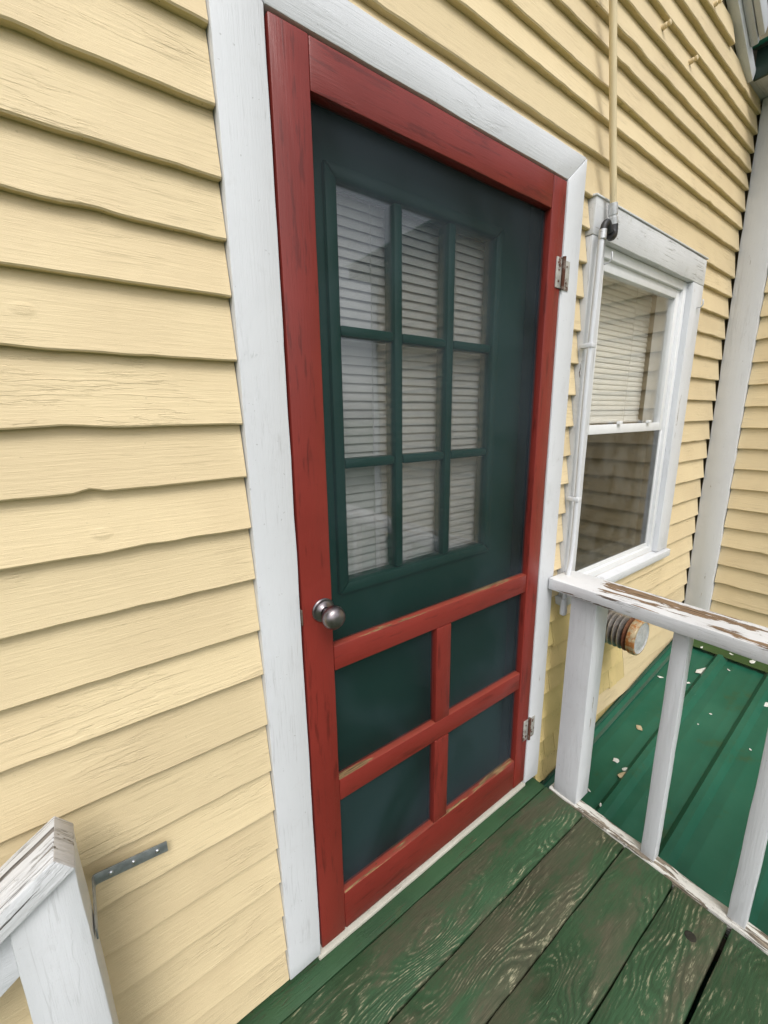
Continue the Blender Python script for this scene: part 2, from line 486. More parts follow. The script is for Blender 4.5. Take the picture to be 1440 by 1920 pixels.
def finish(name, bm, mat, parent=None, smooth=True, ang=38):
    """bm holds world coordinates; mesh is stored relative to its thing's base."""
    b = BASE.get(parent.name, Vector((0, 0, 0))) if parent else Vector((0, 0, 0))
    bmesh.ops.recalc_face_normals(bm, faces=bm.faces)
    me = bpy.data.meshes.new(name)
    if b.length:
        bmesh.ops.translate(bm, verts=bm.verts, vec=-b)
    bm.to_mesh(me)
    bm.free()
    for m in (mat if isinstance(mat, (list, tuple)) else [mat]):
        me.materials.append(M[m])
    if smooth:
        for p in me.polygons:
            p.use_smooth = True
        me.set_sharp_from_angle(angle=math.radians(ang))
    o = bpy.data.objects.new(name, me)
    COL.objects.link(o)
    if parent:
        o.parent = parent
        BASE[o.name] = b
    return o


def tag(o, label, cat, group=None, kind=None):
    if label: o['label'] = label
    if cat: o['category'] = cat
    if group: o['group'] = group
    if kind: o['kind'] = kind
    return o


def dens(poly, seg):
    out = []
    n = len(poly)
    for i in range(n):
        a, b = Vector(poly[i]), Vector(poly[(i+1) % n])
        k = max(1, int((b-a).length/seg))
        for j in range(k):
            out.append(a.lerp(b, j/k))
    return out


def prism_bm(poly, d0, d1, axis='Y', bev=0.002, seg=0.04, jit=0.0005, xf=None):
    """Polygon in the two other axes (x,z / y,z / x,y), extruded along axis d0..d1; edges eased, outline a little uneven."""
    pts = dens(poly, seg)
    s = random.random()*50
    corners = {tuple(round(c, 6) for c in p) for p in poly}
    P = []
    for p in pts:
        q = Vector(p)
        q.x += noise.noise(Vector((p[0]*9+s, p[1]*9, s)))*jit*2 + random.uniform(-1, 1)*jit*0.35
        q.y += noise.noise(Vector((p[0]*9, p[1]*9+s, s+7)))*jit*2 + random.uniform(-1, 1)*jit*0.35
        P.append(q)
    mk = {'Y': lambda p, d: Vector((p.x, d, p.y)), 'X': lambda p, d: Vector((d, p.x, p.y)),
          'Z': lambda p, d: Vector((p.x, p.y, d))}[axis]
    bm = bmesh.new()
    a = [bm.verts.new(mk(p, d0)) for p in P]
    b = [bm.verts.new(mk(p, d1)) for p in P]
    n = len(P)
    bm.faces.new(a)
    bm.faces.new(b[::-1])
    for i in range(n):
        bm.faces.new((a[i], b[i], b[(i+1) % n], a[(i+1) % n]))
    bmesh.ops.recalc_face_normals(bm, faces=bm.faces)
    if bev:
        es = [e for e in bm.edges if len(e.link_faces) == 2 and e.calc_face_angle(0) > 0.6]
        bmesh.ops.bevel(bm, geom=es, offset=bev, segments=2, profile=0.5, affect='EDGES', clamp_overlap=True)
    if xf is not None:
        bmesh.ops.transform(bm, matrix=xf, verts=bm.verts)
    return bm


def rect(a0, a1, b0, b1):
    return [(a0, b0), (a1, b0), (a1, b1), (a0, b1)]


def board(name, x0, x1, y0, y1, z0, z1, mat, parent, face='Y', **kw):
    if face == 'Y':
        bm = prism_bm(rect(x0, x1, z0, z1), y0, y1, 'Y', **kw)
    elif face == 'X':
        bm = prism_bm(rect(y0, y1, z0, z1), x0, x1, 'X', **kw)
    else:
        bm = prism_bm(rect(x0, x1, y0, y1), z0, z1, 'Z', **kw)
    return finish(name, bm, mat, parent)


def lathe(prof, origin, axis, seg=28):
    """prof: list of (radius, distance along axis)."""
    axis = Vector(axis).normalized()
    a = axis.orthogonal().normalized()
    b = axis.cross(a)
    o = Vector(origin)
    bm = bmesh.new()
    rings = []
    for r, d in prof:
        if r < 1e-6:
            rings.append([bm.verts.new(o+axis*d)])
        else:
            rings.append([bm.verts.new(o+axis*d+(a*math.cos(2*math.pi*i/seg)+b*math.sin(2*math.pi*i/seg))*r) for i in range(seg)])
    for k in range(len(rings)-1):
        A, B = rings[k], rings[k+1]
        for i in range(seg):
            j = (i+1) % seg
            if len(A) == 1 and len(B) == 1:
                continue
            if len(A) == 1:
                bm.faces.new((A[0], B[i], B[j]))
            elif len(B) == 1:
                bm.faces.new((A[i], A[j], B[0]))
            else:
                bm.faces.new((A[i], A[j], B[j], B[i]))
    return bm


def tube(pts, r, seg=14, cap=True):
    pts = [Vector(p) for p in pts]
    bm = bmesh.new()
    rings = []
    ref = Vector((0.3, 1, 0.2)).normalized()
    for i, p in enumerate(pts):
        d = (pts[min(i+1, len(pts)-1)]-pts[max(i-1, 0)]).normalized()
        a = (ref - d*ref.dot(d)).normalized()
        b = d.cross(a)
        rr = r[i] if isinstance(r, (list, tuple)) else r
        rings.append([bm.verts.new(p+(a*math.cos(2*math.pi*k/seg)+b*math.sin(2*math.pi*k/seg))*rr) for k in range(seg)])
    for A, B in zip(rings, rings[1:]):
        for k in range(seg):
            bm.faces.new((A[k], A[(k+1) % seg], B[(k+1) % seg], B[k]))
    if cap:
        bm.faces.new(rings[0][::-1])
        bm.faces.new(rings[-1])
    return bm


def curve_pts(ctrl, n=10):
    """Catmull-Rom through control points."""
    c = [Vector(p) for p in ctrl]
    c = [c[0]*2-c[1]]+c+[c[-1]*2-c[-2]]
    out = []
    for i in range(1, len(c)-2):
        for k in range(n):
            t = k/n
            p0, p1, p2, p3 = c[i-1:i+3]
            out.append(0.5*((2*p1)+(p2-p0)*t+(2*p0-5*p1+4*p2-p3)*t*t+(3*p1-p0-3*p2+p3)*t**3))
    out.append(c[-2])
    return out


# ------------------------------------------------------------------ clapboards
WING_X = 2.40


def main_map(s, d, z): return Vector((s, d, z))
def wing_map(s, d, z): return Vector((WING_X+d-0.003, -s, z))


def clapboard(name, parent, s0, s1, zb, zt, mp, mats, yb=0.005, yt=0.022, notches=(), seg=0.022, wob=1.0, lap=0.014):
    sd_ = random.random()*100
    n = max(2, int((s1-s0)/seg))
    bm = bmesh.new()
    secs = []
    tilt = random.uniform(-1, 1)*0.0012*wob
    for i in range(n+1):
        s = s0+(s1-s0)*i/n
        e = noise.noise(Vector((s*3.1, sd_, 0)))*0.0022 + noise.noise(Vector((s*22, sd_, 3)))*0.0016
        e += abs(noise.noise(Vector((s*9, sd_, 9))))**3*0.014
        e = e*wob + tilt*(s-s0)
        for (c, w, h) in notches:
            t_ = (s-c)/w
            if abs(t_) < 1:
                e += h*(0.5+0.5*math.cos(math.pi*t_))
        y = yb + noise.noise(Vector((s*2.3, sd_, 5)))*0.0022*wob + noise.noise(Vector((s*15, sd_, 8)))*0.0006*wob
        H = zt-zb
        row = [(0.032, zb+e+0.001), (y+0.0022, zb+e), (y, zb+e+0.0026)]
        for f in (0.18, 0.42, 0.72, 1.0):
            yy = y+(yt-y)*f + noise.noise(Vector((s*2.7, sd_, 20+f*3)))*0.0009*wob*(1-f)
            row.append((yy, zb+e*(1-f)+H*f))
        row.append((yt+(yt-y)*lap/H, zt+lap))
        row.append((0.033, zt+lap))
        secs.append([bm.verts.new(mp(s, a, b)) for a, b in row])
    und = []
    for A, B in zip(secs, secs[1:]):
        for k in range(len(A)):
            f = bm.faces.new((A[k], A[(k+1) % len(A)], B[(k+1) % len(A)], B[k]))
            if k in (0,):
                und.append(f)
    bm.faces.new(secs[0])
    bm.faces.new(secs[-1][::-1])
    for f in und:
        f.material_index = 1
    return finish(name, bm, mats, parent, True, 32)


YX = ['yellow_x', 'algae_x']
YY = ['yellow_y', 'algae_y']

DOOR_W, DOOR_H = 0.883, 2.03
CL0, CL1 = -0.092, 0.974       # outer edges of the door casing
HEAD = 2.112

house = thing('clapboard_house', (0.44, 0.03, -0.03), 'pale yellow clapboard side of the house around the red screen door', 'house')
# backing: sheathing with the two openings left free
for (x0, x1, z0, z1) in [(-3.0, -0.03, -2.6, 3.9), (-0.03, 0.913, 2.06, 3.9), (-0.03, 0.913, -2.6, -0.06),
                         (0.913, 1.09, -2.6, 3.9), (1.09, 1.88, -2.6, 0.70), (1.09, 1.88, 1.95, 3.9), (1.88, WING_X+0.05, -2.6, 3.9)]:
    # gable: cut by the rake above
    bm = prism_bm(rect(max(x0, -2.2), x1, z0, min(z1, 3.25)), 0.034, 0.10, 'Y', bev=0, seg=9, jit=0)
    finish('sheathing', bm, 'sheathing', house)


def rake_z(x): return 2.77 - 0.53*(x-2.16)      # underside line of the gable rake on the wall face


left_b = [0.30-0.105*5, 0.30-0.105*4, 0.30-0.105*3, 0.30-0.105*2, 0.198, 0.300, 0.406, 0.518, 0.622, 0.743, 0.863, 0.963, 1.076, 1.178, 1.276, 1.377, 1.486, 1.587,
          1.680, 1.767, 1.866, 1.975, 2.060, 2.140]
for a, b in zip(left_b, left_b[1:]):
    nt = []
    if abs(a-1.276) < 1e-3:
        nt = [(-0.340, 0.016, 0.006), (-0.324, 0.011, 0.004)]
    if abs(a-1.178) < 1e-3:
        nt = [(-0.2, 0.05, 0.002)]
    clapboard('clapboard', house, -2.20, CL0-0.0015, a, b, main_map, YX, notches=nt)
clapboard('clapboard', house, CL0-0.001, CL1+0.001, HEAD+0.0015, 2.140, main_map, YX, yb=0.012)
zl = left_b[0]
while zl > -2.5:                                  # beside the stairs, down to the ground
    clapboard('clapboard', house, -2.20, -0.56, zl-0.105, zl, main_map, YX, seg=0.12)
    zl -= 0.105

right_b = [2.030, 2.140, 2.242, 2.316, 2.407, 2.473, 2.552, 2.632, 2.712, 2.792, 2.872, 2.952, 3.032, 3.112, 3.192]
win_L, win_R = 1.030, 1.974
for a, b in zip(right_b, right_b[1:]):
    xa = -2.20 if a > HEAD-0.01 else CL1+0.0015
    xe = WING_X-0.0125-random.random()*0.008
    if b > 2.80:
        xe = min(xe, 2.16+(2.77-b)/0.53)
    if xe - xa < 0.15:
        continue
    if a < 2.10:                                  # butts on top of the window head
        clapboard('clapboard', house, xa, xe, a, b, main_map, YX, lap=0.014)
    else:
        clapboard('clapboard', house, xa, xe, a, b, main_map, YX)
# between door casing and window, and right of the window
mid_b = [0.735, 0.837, 0.940, 1.045, 1.151, 1.246, 1.345, 1.446, 1.547, 1.648, 1.747, 1.845, 1.940, 2.030]
for a, b in zip(mid_b, mid_b[1:]):
    clapboard('clapboard', house, CL1+0.0015, win_L-0.001, a, b, main_map, YX, seg=0.012)
    o_ = random.uniform(-0.008, 0.008)
    clapboard('clapboard', house, win_R+0.0015, WING_X-0.0130-random.random()*0.008, a, b, main_map, YX)
# below the window: long boards on top, short shingles under them
low_b = [-0.19, -0.085, 0.018, 0.122, 0.226, 0.330, 0.432, 0.533, 0.634, 0.735]
for a, b in zip(low_b, low_b[1:]):
    x = CL1+0.0015
    first = True
    stop = 1.25 + random.random()*0.75 if a < 0.45 else 1.06
    while x < stop:
        w = random.uniform(0.032, 0.052) if first else random.uniform(0.06, 0.20)
        first = False
        off = random.uniform(-0.006, 0.006)
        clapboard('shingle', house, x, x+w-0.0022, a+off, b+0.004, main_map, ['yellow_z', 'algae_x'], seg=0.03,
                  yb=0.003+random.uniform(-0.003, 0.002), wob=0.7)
        x += w
    clapboard('clapboard', house, x, WING_X-0.0130-random.random()*0.008, a, b+0.002, main_map, YX)

# ------------------------------------------------------------------ door frame
fr = thing('door_frame', (0.44, 0, -0.03), 'white painted casing boards framing the red screen door', 'door frame')
g = 0.004
finish('casing', prism_bm([(CL0, -0.013), (-g, -0.010), (-g, DOOR_H+g), (CL0, HEAD)], 0.0, 0.034, bev=0.0025, jit=0.0008), 'white_z', fr)
finish('casing', prism_bm([(DOOR_W+g, -0.016), (CL1, -0.022), (CL1, HEAD-0.001), (DOOR_W+g, DOOR_H+g)], 0.0, 0.034, bev=0.0025, jit=0.0008), 'white_z', fr)
finish('head_casing', prism_bm([(-g+0.0008, DOOR_H+g), (DOOR_W+g-0.0008, DOOR_H+g), (CL1-0.001, HEAD), (CL0+0.001, HEAD)], 0.0015, 0.034, bev=0.0025, jit=0.0008),
       'white_x', fr)
board('jamb', -0.030, -0.006, 0.036, 0.150, -0.03, 2.06, 'dark_jamb', fr, face='X')
board('jamb', 0.889, 0.913, 0.036, 0.150, -0.03, 2.06, 'dark_jamb', fr, face='X')
board('head_jamb', -0.006, 0.889, 0.036, 0.150, 2.036, 2.06, 'dark_jamb', fr, face='Z')
board('door_stop', -0.005, 0.030, 0.062, 0.098, -0.004, 2.035, 'dark_jamb', fr)
board('door_stop', 0.853, 0.888, 0.062, 0.098, -0.004, 2.035, 'dark_jamb', fr)
board('threshold', -0.010, 0.892, -0.001, 0.150, -0.0295, -0.016, 'cream_sill', fr, face='Z', bev=0.003, jit=0.0008)

# ------------------------------------------------------------------ screen door
dr = thing('screen_door', (0.44, 0.014, 0.0), 'red wooden screen door with one large upper and four small lower panels', 'screen door')
ST = 0.074
D0, D1 = 0.001, 0.029


def door_member(name, x0, x1, z0, z1, mat, ledge=False, y0=D0, y1=D1, bev=0.003):
    bm = prism_bm(rect(x0, x1, z0, z1), y0, y1, 'Y', bev=bev, jit=0.0004)
    if ledge:
        for f in bm.faces:
            if f.normal.z > 0.5:
                f.material_index = 1
        return finish(name, bm, [mat, 'red_ledge'], dr)
    return finish(name, bm, mat, dr)


door_member('stile', 0.001, ST, 0.002, DOOR_H-0.002, 'red_z')
door_member('stile', DOOR_W-ST+0.008, DOOR_W-0.001, 0.002, DOOR_H-0.002, 'red_z')
xa, xb = ST+0.0006, DOOR_W-ST+0.0074
door_member('top_rail', xa, xb, 1.946, DOOR_H-0.002, 'red_x', y0=D0+0.0006)
door_member('middle_rail', xa, xb, 0.803, 0.866, 'red_x', True, y0=D0+0.002, bev=0.0035)
door_member('lower_rail', xa, xb, 0.432, 0.496, 'red_x', True, y0=D0+0.002, bev=0.0035)
door_member('bottom_rail', xa, xb, 0.002, 0.128, 'red_x', True, y0=D0+0.0006, bev=0.004)
for z0, z1 in ((0.4965, 0.8025), (0.1285, 0.4315)):
    door_member('mullion', 0.405, 0.462, z0, z1, 'red_z', y0=D0+0.0015, bev=0.003)
# thin bead holding the screen
for (z0, z1, xs) in [(0.866, 1.946, [(xa, xb)]), (0.496, 0.803, [(xa, 0.405), (0.462, xb)]), (0.128, 0.432, [(xa, 0.405), (0.462, xb)])]:
    for (p0, p1) in xs:
        bm = bmesh.new()
        nx, nz = 2, 2
        vs = [bm.verts.new((x, 0.0215, z)) for z in (z0-0.004, z1+0.004) for x in (p0-0.004, p1+0.004)]
        vt = [bm.verts.new((v.co.x, 0.0218, v.co.z)) for v in vs]
        bm.faces.new((vs[0], vs[1], vs[3], vs[2]))
        o = finish('screen_panel', bm, 'screen', dr, False)
for (z0, z1) in ((1.750, 1.832), (0.195, 0.280)):
    h = finish('hinge', prism_bm(rect(0.853, 0.8795, z0, z1), -0.0022, 0.0008, 'Y', bev=0.0006, jit=0.0003), 'rusty_hinge', dr)
    finish('hinge_leaf', prism_bm(rect(0.8895, 0.920, z0-0.002, z1-0.004), -0.0028, 0.0005, 'Y', bev=0.0006, jit=0.0004), 'rusty_hinge', h)
    finish('hinge_barrel', tube([(0.8845, -0.0050, z0-0.003), (0.8845, -0.0050, z1+0.003)], 0.0056, 12), 'rusty_barrel', h)
    for xx in (0.866, 0.905):
        for zz in (z0+0.018, z1-0.020):
            finish('screw', lathe([(0.0036, 0), (0.0034, 0.0012), (0, 0.0018)], (xx, -0.0024, zz), (0, -1, 0), 10), 'rusty_barrel', h)
KX, KZ = 0.050, 0.968
kb = finish('door_knob', lathe([(0.011, 0.002), (0.010, 0.010), (0.0095, 0.020), (0.012, 0.026), (0.019, 0.031), (0.0245, 0.039), (0.0262, 0.047),
                                (0.0245, 0.055), (0.019, 0.062), (0.010, 0.066), (0, 0.067)], (KX, 0, KZ), (0, -1, 0), 36), 'pewter', dr)
finish('rose', lathe([(0.0272, -0.0006), (0.0274, 0.002), (0.0255, 0.0045), (0.023, 0.0040), (0.019, 0.0048), (0.015, 0.008), (0.0112, 0.0115)],
                     (KX, 0, KZ), (0, -1, 0), 36), 'pewter', kb)
finish('latch_plate', prism_bm(rect(-0.0032, -0.0004, KZ-0.022, KZ+0.014), -0.0012, 0.012, 'Y', bev=0.0004, jit=0.0002), 'rusty_barrel', dr)

# ------------------------------------------------------------------ green entry door behind the screen
ed = thing('entry_door', (0.44, 0.12, 0.0), 'dark green nine-pane entry door behind the red screen door', 'door')
GX = [(0.176, 0.331), (0.357, 0.511), (0.538, 0.695)]
GZ = [(0.978, 1.263), (1.287, 1.566), (1.590, 1.872)]
fx0, fx1, fz0, fz1 = 0.150, 0.722, 0.948, 1.900
for (x0, x1, z0, z1, nm) in [(-0.004, fx0, 0.0, 2.033, 'stile'), (fx1, 0.887, 0.0, 2.033, 'stile'),
                             (fx0, fx1, 0.0, fz0, 'lower_panel'), (fx0, fx1, fz1, 2.033, 'top_rail')]:
    finish(nm, prism_bm(rect(x0, x1, z0, z1), 0.1002, 0.144, 'Y', bev=0, seg=9, jit=0), 'green_door', ed)
# raised moulding round the glass
mw = 0.026


def moulding(name, p, ax):
    finish(name, prism_bm(p, 0.088, 0.138, 'Y', bev=0.007, seg=9, jit=0), 'green_door', ed)


moulding('moulding', [(fx0-0.004, fz0-0.004), (fx1+0.004, fz0-0.004), (fx1-mw, fz0+mw), (fx0+mw, fz0+mw)], 'X')
moulding('moulding', [(fx0+mw, fz1-mw), (fx1-mw, fz1-mw), (fx1+0.004, fz1+0.004), (fx0-0.004, fz1+0.004)], 'X')
moulding('moulding', [(fx0-0.004, fz0-0.004), (fx0+mw, fz0+mw), (fx0+mw, fz1-mw), (fx0-0.004, fz1+0.004)], 'Z')
moulding('moulding', [(fx1-mw, fz0+mw), (fx1+0.004, fz0-0.004), (fx1+0.004, fz1+0.004), (fx1-mw, fz1-mw)], 'Z')
for (x0, x1) in ((0.331, 0.357), (0.511, 0.538)):
    finish('muntin', prism_bm(rect(x0, x1, fz0+mw+0.001, fz1-mw-0.001), 0.092, 0.136, 'Y', bev=0.007, seg=9, jit=0), 'green_door', ed)
for (z0, z1) in ((1.263, 1.287), (1.566, 1.590)):
    for (x0, x1) in GX:
        finish('muntin', prism_bm(rect(x0+0.0005, x1-0.0005, z0, z1), 0.0925, 0.1355, 'Y', bev=0.007, seg=9, jit=0), 'green_door', ed)
for (x0, x1) in GX:
    for (z0, z1) in GZ:
        bm = prism_bm(rect(x0-0.003, x1+0.003, z0-0.003, z1+0.003), 0.1035, 0.1065, 'Y', bev=0, seg=9, jit=0)
        finish('pane', bm, 'door_glass', ed, False)


def blind(name, label, x0, x1, z0, z1, y, pitch, tilt, w=0.025):
    t = thing(name, ((x0+x1)/2, y, z0), label, 'window blind')
    n = int((z1-z0)/pitch)
    src = None
    for i in range(n):
        zc = z0+pitch*(i+0.5)
        if src is None:
            bm = bmesh.new()
            rows = []
            for k in range(6):
                u = k/5-0.5
                c = 0.0028*(1-4*u*u)
                dy, dz = u*w*math.cos(tilt)-c*math.sin(tilt), u*w*math.sin(tilt)+c*math.cos(tilt)
                rows.append([bm.verts.new((x, y+dy, zc+dz)) for x in (x0, x1)])
            for A, B in zip(rows, rows[1:]):
                bm.faces.new((A[0], A[1], B[1], B[0]))
            src = finish('slat', bm, 'blind', t)
        else:
            o = src.copy()
            COL.objects.link(o)
            o.parent = t
            o.location.z = pitch*i
            o.rotation_euler = (0, random.uniform(-0.0016, 0.0016), 0)
    for xx in (x0+(x1-x0)*0.24, x0+(x1-x0)*0.76):
        finish('ladder_cord', tube([(xx, y-0.0145, z0), (xx, y-0.0145, z1)], 0.0011, 6), 'cord', t)
    finish('head_rail', prism_bm(rect(x0, x1, z1, z1+0.026), y-0.014, y+0.014, 'Y', bev=0.002, seg=9, jit=0), 'blind', t)
    finish('bottom_rail', prism_bm(rect(x0, x1, z0-0.012, z0-0.001), y-0.012, y+0.012, 'Y', bev=0.002, seg=9, jit=0), 'blind', t)
    return t


blind('venetian_blind', 'closed white venetian blind behind the glass of the green door', 0.158, 0.716, 0.955, 1.915, 0.150, 0.0215, math.radians(66), 0.0258)

# ------------------------------------------------------------------ window to the right of the door
wd = thing('sash_window', (1.50, 0.0, 0.70), 'white double-hung window in the yellow wall beside the door', 'window')
wl, wr, wb, wt = 1.112, 1.858, 0.732, 1.926
finish('casing', prism_bm(rect(1.031, wl, wb, wt-0.0005), -0.004, 0.030, bev=0.0025, jit=0.0008), 'worn_white_z', wd)
finish('casing', prism_bm(rect(wr, 1.972, wb, wt-0.0005), -0.004, 0.030, bev=0.0025, jit=0.0008), 'white_z', wd)
finish('head_casing', prism_bm([(1.029, wt), (1.972, wt), (1.968, 2.026), (1.033, 2.030)], -0.005, 0.030, bev=0.0025, jit=0.001), 'grimy_white_x', wd)
finish('drip_cap', prism_bm([(-0.009, 2.030), (0.020, 2.031), (0.020, 2.040), (-0.009, 2.035)], 1.028, 1.974, 'X', bev=0.0015, jit=0.0003), 'white_x', wd)
finish('sill', prism_bm([(-0.018, 0.692), (0.030, 0.698), (0.060, 0.738), (0.028, 0.7310), (-0.018, 0.725)], 1.026, 1.986, 'X',
                        bev=0.003, jit=0.0004), 'worn_white_x', wd)
fw_ = 0.034
for nm, p, mt in [('frame_side', rect(wl, wl+fw_, wb, wt), 0), ('frame_side', rect(wr-fw_, wr, wb, wt), 0),
                  ('frame_head', rect(wl+fw_, wr-fw_, wt-fw_, wt), 0), ('frame_foot', rect(wl+fw_, wr-fw_, wb, wb+0.028), 0)]:
    finish(nm, prism_bm(p, 0.018, 0.12, bev=0.0025, seg=9, jit=0), 'vinyl', wd)
ul, ur = wl+fw_+0.001, wr-fw_-0.001
mz = 1.328


def sash(name, z0, z1, y0, y1, sw, mat, gm):
    s = thing  # noqa
    a = finish(name, prism_bm(rect(ul, ul+sw, z0, z1), y0, y1, bev=0.002, seg=9, jit=0), mat, wd)
    finish('stile', prism_bm(rect(ur-sw, ur, z0, z1), y0, y1, bev=0.002, seg=9, jit=0), mat, a)
    finish('rail', prism_bm(rect(ul+sw, ur-sw, z0, z0+sw), y0, y1, bev=0.002, seg=9, jit=0), mat, a)
    finish('rail', prism_bm(rect(ul+sw, ur-sw, z1-sw, z1), y0, y1, bev=0.002, seg=9, jit=0), mat, a)
    ym = (y0+y1)/2
    finish('glass', prism_bm(rect(ul+sw-0.004, ur-sw+0.004, z0+sw-0.004, z1-sw+0.004), ym-0.002, ym+0.002, bev=0, seg=9, jit=0), gm, a, False)
    return a


sash('upper_sash', mz-0.016, wt-fw_, 0.030, 0.056, 0.034, 'vinyl', 'glass')
sash('lower_sash', wb+0.030, mz+0.016, 0.078, 0.104, 0.040, 'vinyl', 'glass')
# storm pane over the lower half
stp = finish('storm_panel', prism_bm(rect(ul, ul+0.012, wb+0.029, mz-0.0165), 0.030, 0.044, bev=0.001, seg=9, jit=0), 'vinyl', wd)
finish('stile', prism_bm(rect(ur-0.012, ur, wb+0.029, mz-0.0165), 0.030, 0.044, bev=0.001, seg=9, jit=0), 'vinyl', stp)
finish('rail', prism_bm(rect(ul+0.012, ur-0.012, wb+0.029, wb+0.045), 0.030, 0.044, bev=0.001, seg=9, jit=0), 'vinyl', stp)
finish('glass', prism_bm(rect(ul+0.010, ur-0.010, wb+0.042, mz-0.0165), 0.0355, 0.0385, bev=0, seg=9, jit=0), 'storm_glass', stp, False)
for x0 in (ul+0.0005, ur-0.030):
    finish('track', prism_bm(rect(x0, x0+0.0295, wb+0.030, mz-0.018), 0.058, 0.074, bev=0.001, seg=9, jit=0), 'track', wd)
for xx in (1.40, 1.66):
    finish('sash_lift', prism_bm(rect(xx-0.012, xx+0.012, mz+0.018, mz+0.030), 0.018, 0.032, bev=0.002, seg=9, jit=0), 'vinyl', wd)
blind('venetian_blind', 'white venetian blind half lowered inside the double-hung window', 1.125, 1.845, 1.36, 1.90, 0.150, 0.0215, math.radians(76), 0.0255)
# small hooks left from a removed shutter
for (hx, hz, lab) in ((1.116, 1.858, 'small white hook on the window casing beside the conduit'),
                      (1.925, 1.832, 'small white hook on the window casing by the wing')):
    hk = finish('casing_hook', tube(curve_pts([(hx, -0.003, hz), (hx, -0.018, hz+0.001), (hx, -0.026, hz+0.010), (hx+0.001, -0.024, hz+0.030)], 6), 0.0028, 8), 'zinc')
    tag(hk, lab, 'hook', 'hooks on the window casing')

# dim rooms behind the openings
bm = prism_bm(rect(-0.5, 2.35, -0.2, 2.4), 0.30, 3.2, 'Y', bev=0, seg=99, jit=0)
for f in list(bm.faces):
    if f.calc_center_median().y < 0.31:
        bm.faces.remove(f)
rm = finish('room_interior', bm, 'interior', None, False)
tag(rm, None, None, kind='structure')

# ------------------------------------------------------------------ the wing at right angles
wg = thing('house_wing', (WING_X, -1.6, -0.1), 'yellow clapboard wing with white corner board above the green metal roof', 'building')
WLEN = 2.90
board('sheathing', WING_X+0.034, WING_X+0.10, -WLEN, 0.03, -2.6, 2.769, 'sheathing', wg, face='X', bev=0, seg=9, jit=0)
wz = 0.055
while wz < 2.70:
    h = 0.1045
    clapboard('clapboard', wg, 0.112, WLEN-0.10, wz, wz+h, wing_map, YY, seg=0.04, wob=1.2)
    wz += h
board('corner_board', WING_X-0.010, WING_X+0.030, -0.110, 0.009, 0.02, 2.769, 'white_z', wg, face='X', bev=0.003, jit=0.0016)
board('corner_board', WING_X-0.010, WING_X+0.030, -WLEN, -WLEN+0.098, -2.6, 2.765, 'white_z', wg, face='X', bev=0.003, jit=0.001)
board('end_wall', WING_X+0.034, WING_X+3.2, -WLEN, -WLEN+0.06, -2.6, 2.765, 'yellow_x', wg, bev=0, seg=9, jit=0)
EX, EZ = 2.205, 2.770
wrf = finish('roof', prism_bm([(EX-0.02, EZ+0.102), (WING_X+2.0, 3.90), (WING_X+2.0, 3.92), (EX-0.02, EZ+0.120)], -WLEN-0.14, 0.033, 'Y', bev=0.001, seg=0.3, jit=0),
             'metal_roof', wg)
board('soffit', EX+0.014, WING_X+0.10, -WLEN-0.10, 0.033, EZ, EZ+0.015, 'grey_trim', wrf, face='Z', bev=0.002, seg=0.2, jit=0.0005)
board('eave_fascia', EX, EX+0.013, -WLEN-0.12, 0.001, EZ-0.008, EZ+0.10, 'dark_green_metal', wrf, face='X', bev=0.002, seg=0.3, jit=0.0004)

# gable rake of the main house


def rk_poly(o0, o1, xs=(0.9, 2.19)):
    nx, nz = 0.468, 0.884                       # outward normal of the roof slope
    a = [(x+nx*o0, rake_z(x)+nz*o0) for x in xs]
    b = [(x+nx*o1, rake_z(x)+nz*o1) for x in xs[::-1]]
    return a+b


rk = finish('rake_board', prism_bm(rk_poly(0.0, 0.05), -0.004, 0.030, 'Y', bev=0.002, seg=0.1, jit=0.0004), 'white_x', house)
finish('soffit', prism_bm(rk_poly(0.030, 0.048, (0.9, 2.09)), -0.030, -0.005, 'Y', bev=0.002, seg=0.1, jit=0.0004), 'grey_trim', rk)
finish('fascia', prism_bm(rk_poly(0.036, 0.105, (0.9, 2.075)), -0.052, -0.032, 'Y', bev=0.003, seg=0.1, jit=0.0004), 'grey_trim', rk)
finish('roof_edge', prism_bm(rk_poly(0.106, 0.125, (0.9, 2.09)), -0.062, 0.30, 'Y', bev=0.002, seg=0.1, jit=0.0004), 'dark_green_metal', rk)

# ------------------------------------------------------------------ deck floor
dk = thing('deck_floor', (0.2, -0.75, -0.068), None, None, kind='structure')
DZ = -0.030
rows = [(0.030, -0.0465, 'deck_strip', 0.0), (-0.0505, -0.1985, 'deck', 0), (-0.2025, -0.3425, 'deck', 0), (-0.3465, -0.4885, 'deck', 0),
        (-0.4925, -0.6255, 'deck', 0), (-0.6345, -0.778, 'deck', 0)]
y = -0.782
while y > -1.5:
    rows.append((y, y-0.142, 'deck', 0))
    y -= 0.1465
deck_end = rows[-1][1]
for (ya, yb_, mt, dz) in rows:
    xe = 0.956+random.uniform(-0.003, 0.002)
    bm = prism_bm(rect(-0.60, xe, yb_, ya), DZ-0.036, DZ+random.uniform(-0.0012, 0.0012)+dz, 'Z', bev=0.004, seg=0.03, jit=0.0011)
    finish('deck_board', bm, mt, dk)
for x0 in (-0.58, -0.06, 0.42, 0.90):
    board('joist', x0, x0+0.04, deck_end+0.01, 0.03, DZ-0.20, DZ-0.0375, 'joist', dk, face='X', bev=0, seg=9, jit=0)
for (px, py) in ((-0.56, deck_end+0.06), (0.90, deck_end+0.06)):
    board('support_post', px-0.045, px+0.045, py-0.045, py+0.045, -2.6, DZ-0.2015, 'joist', dk, bev=0.004, seg=9, jit=0)

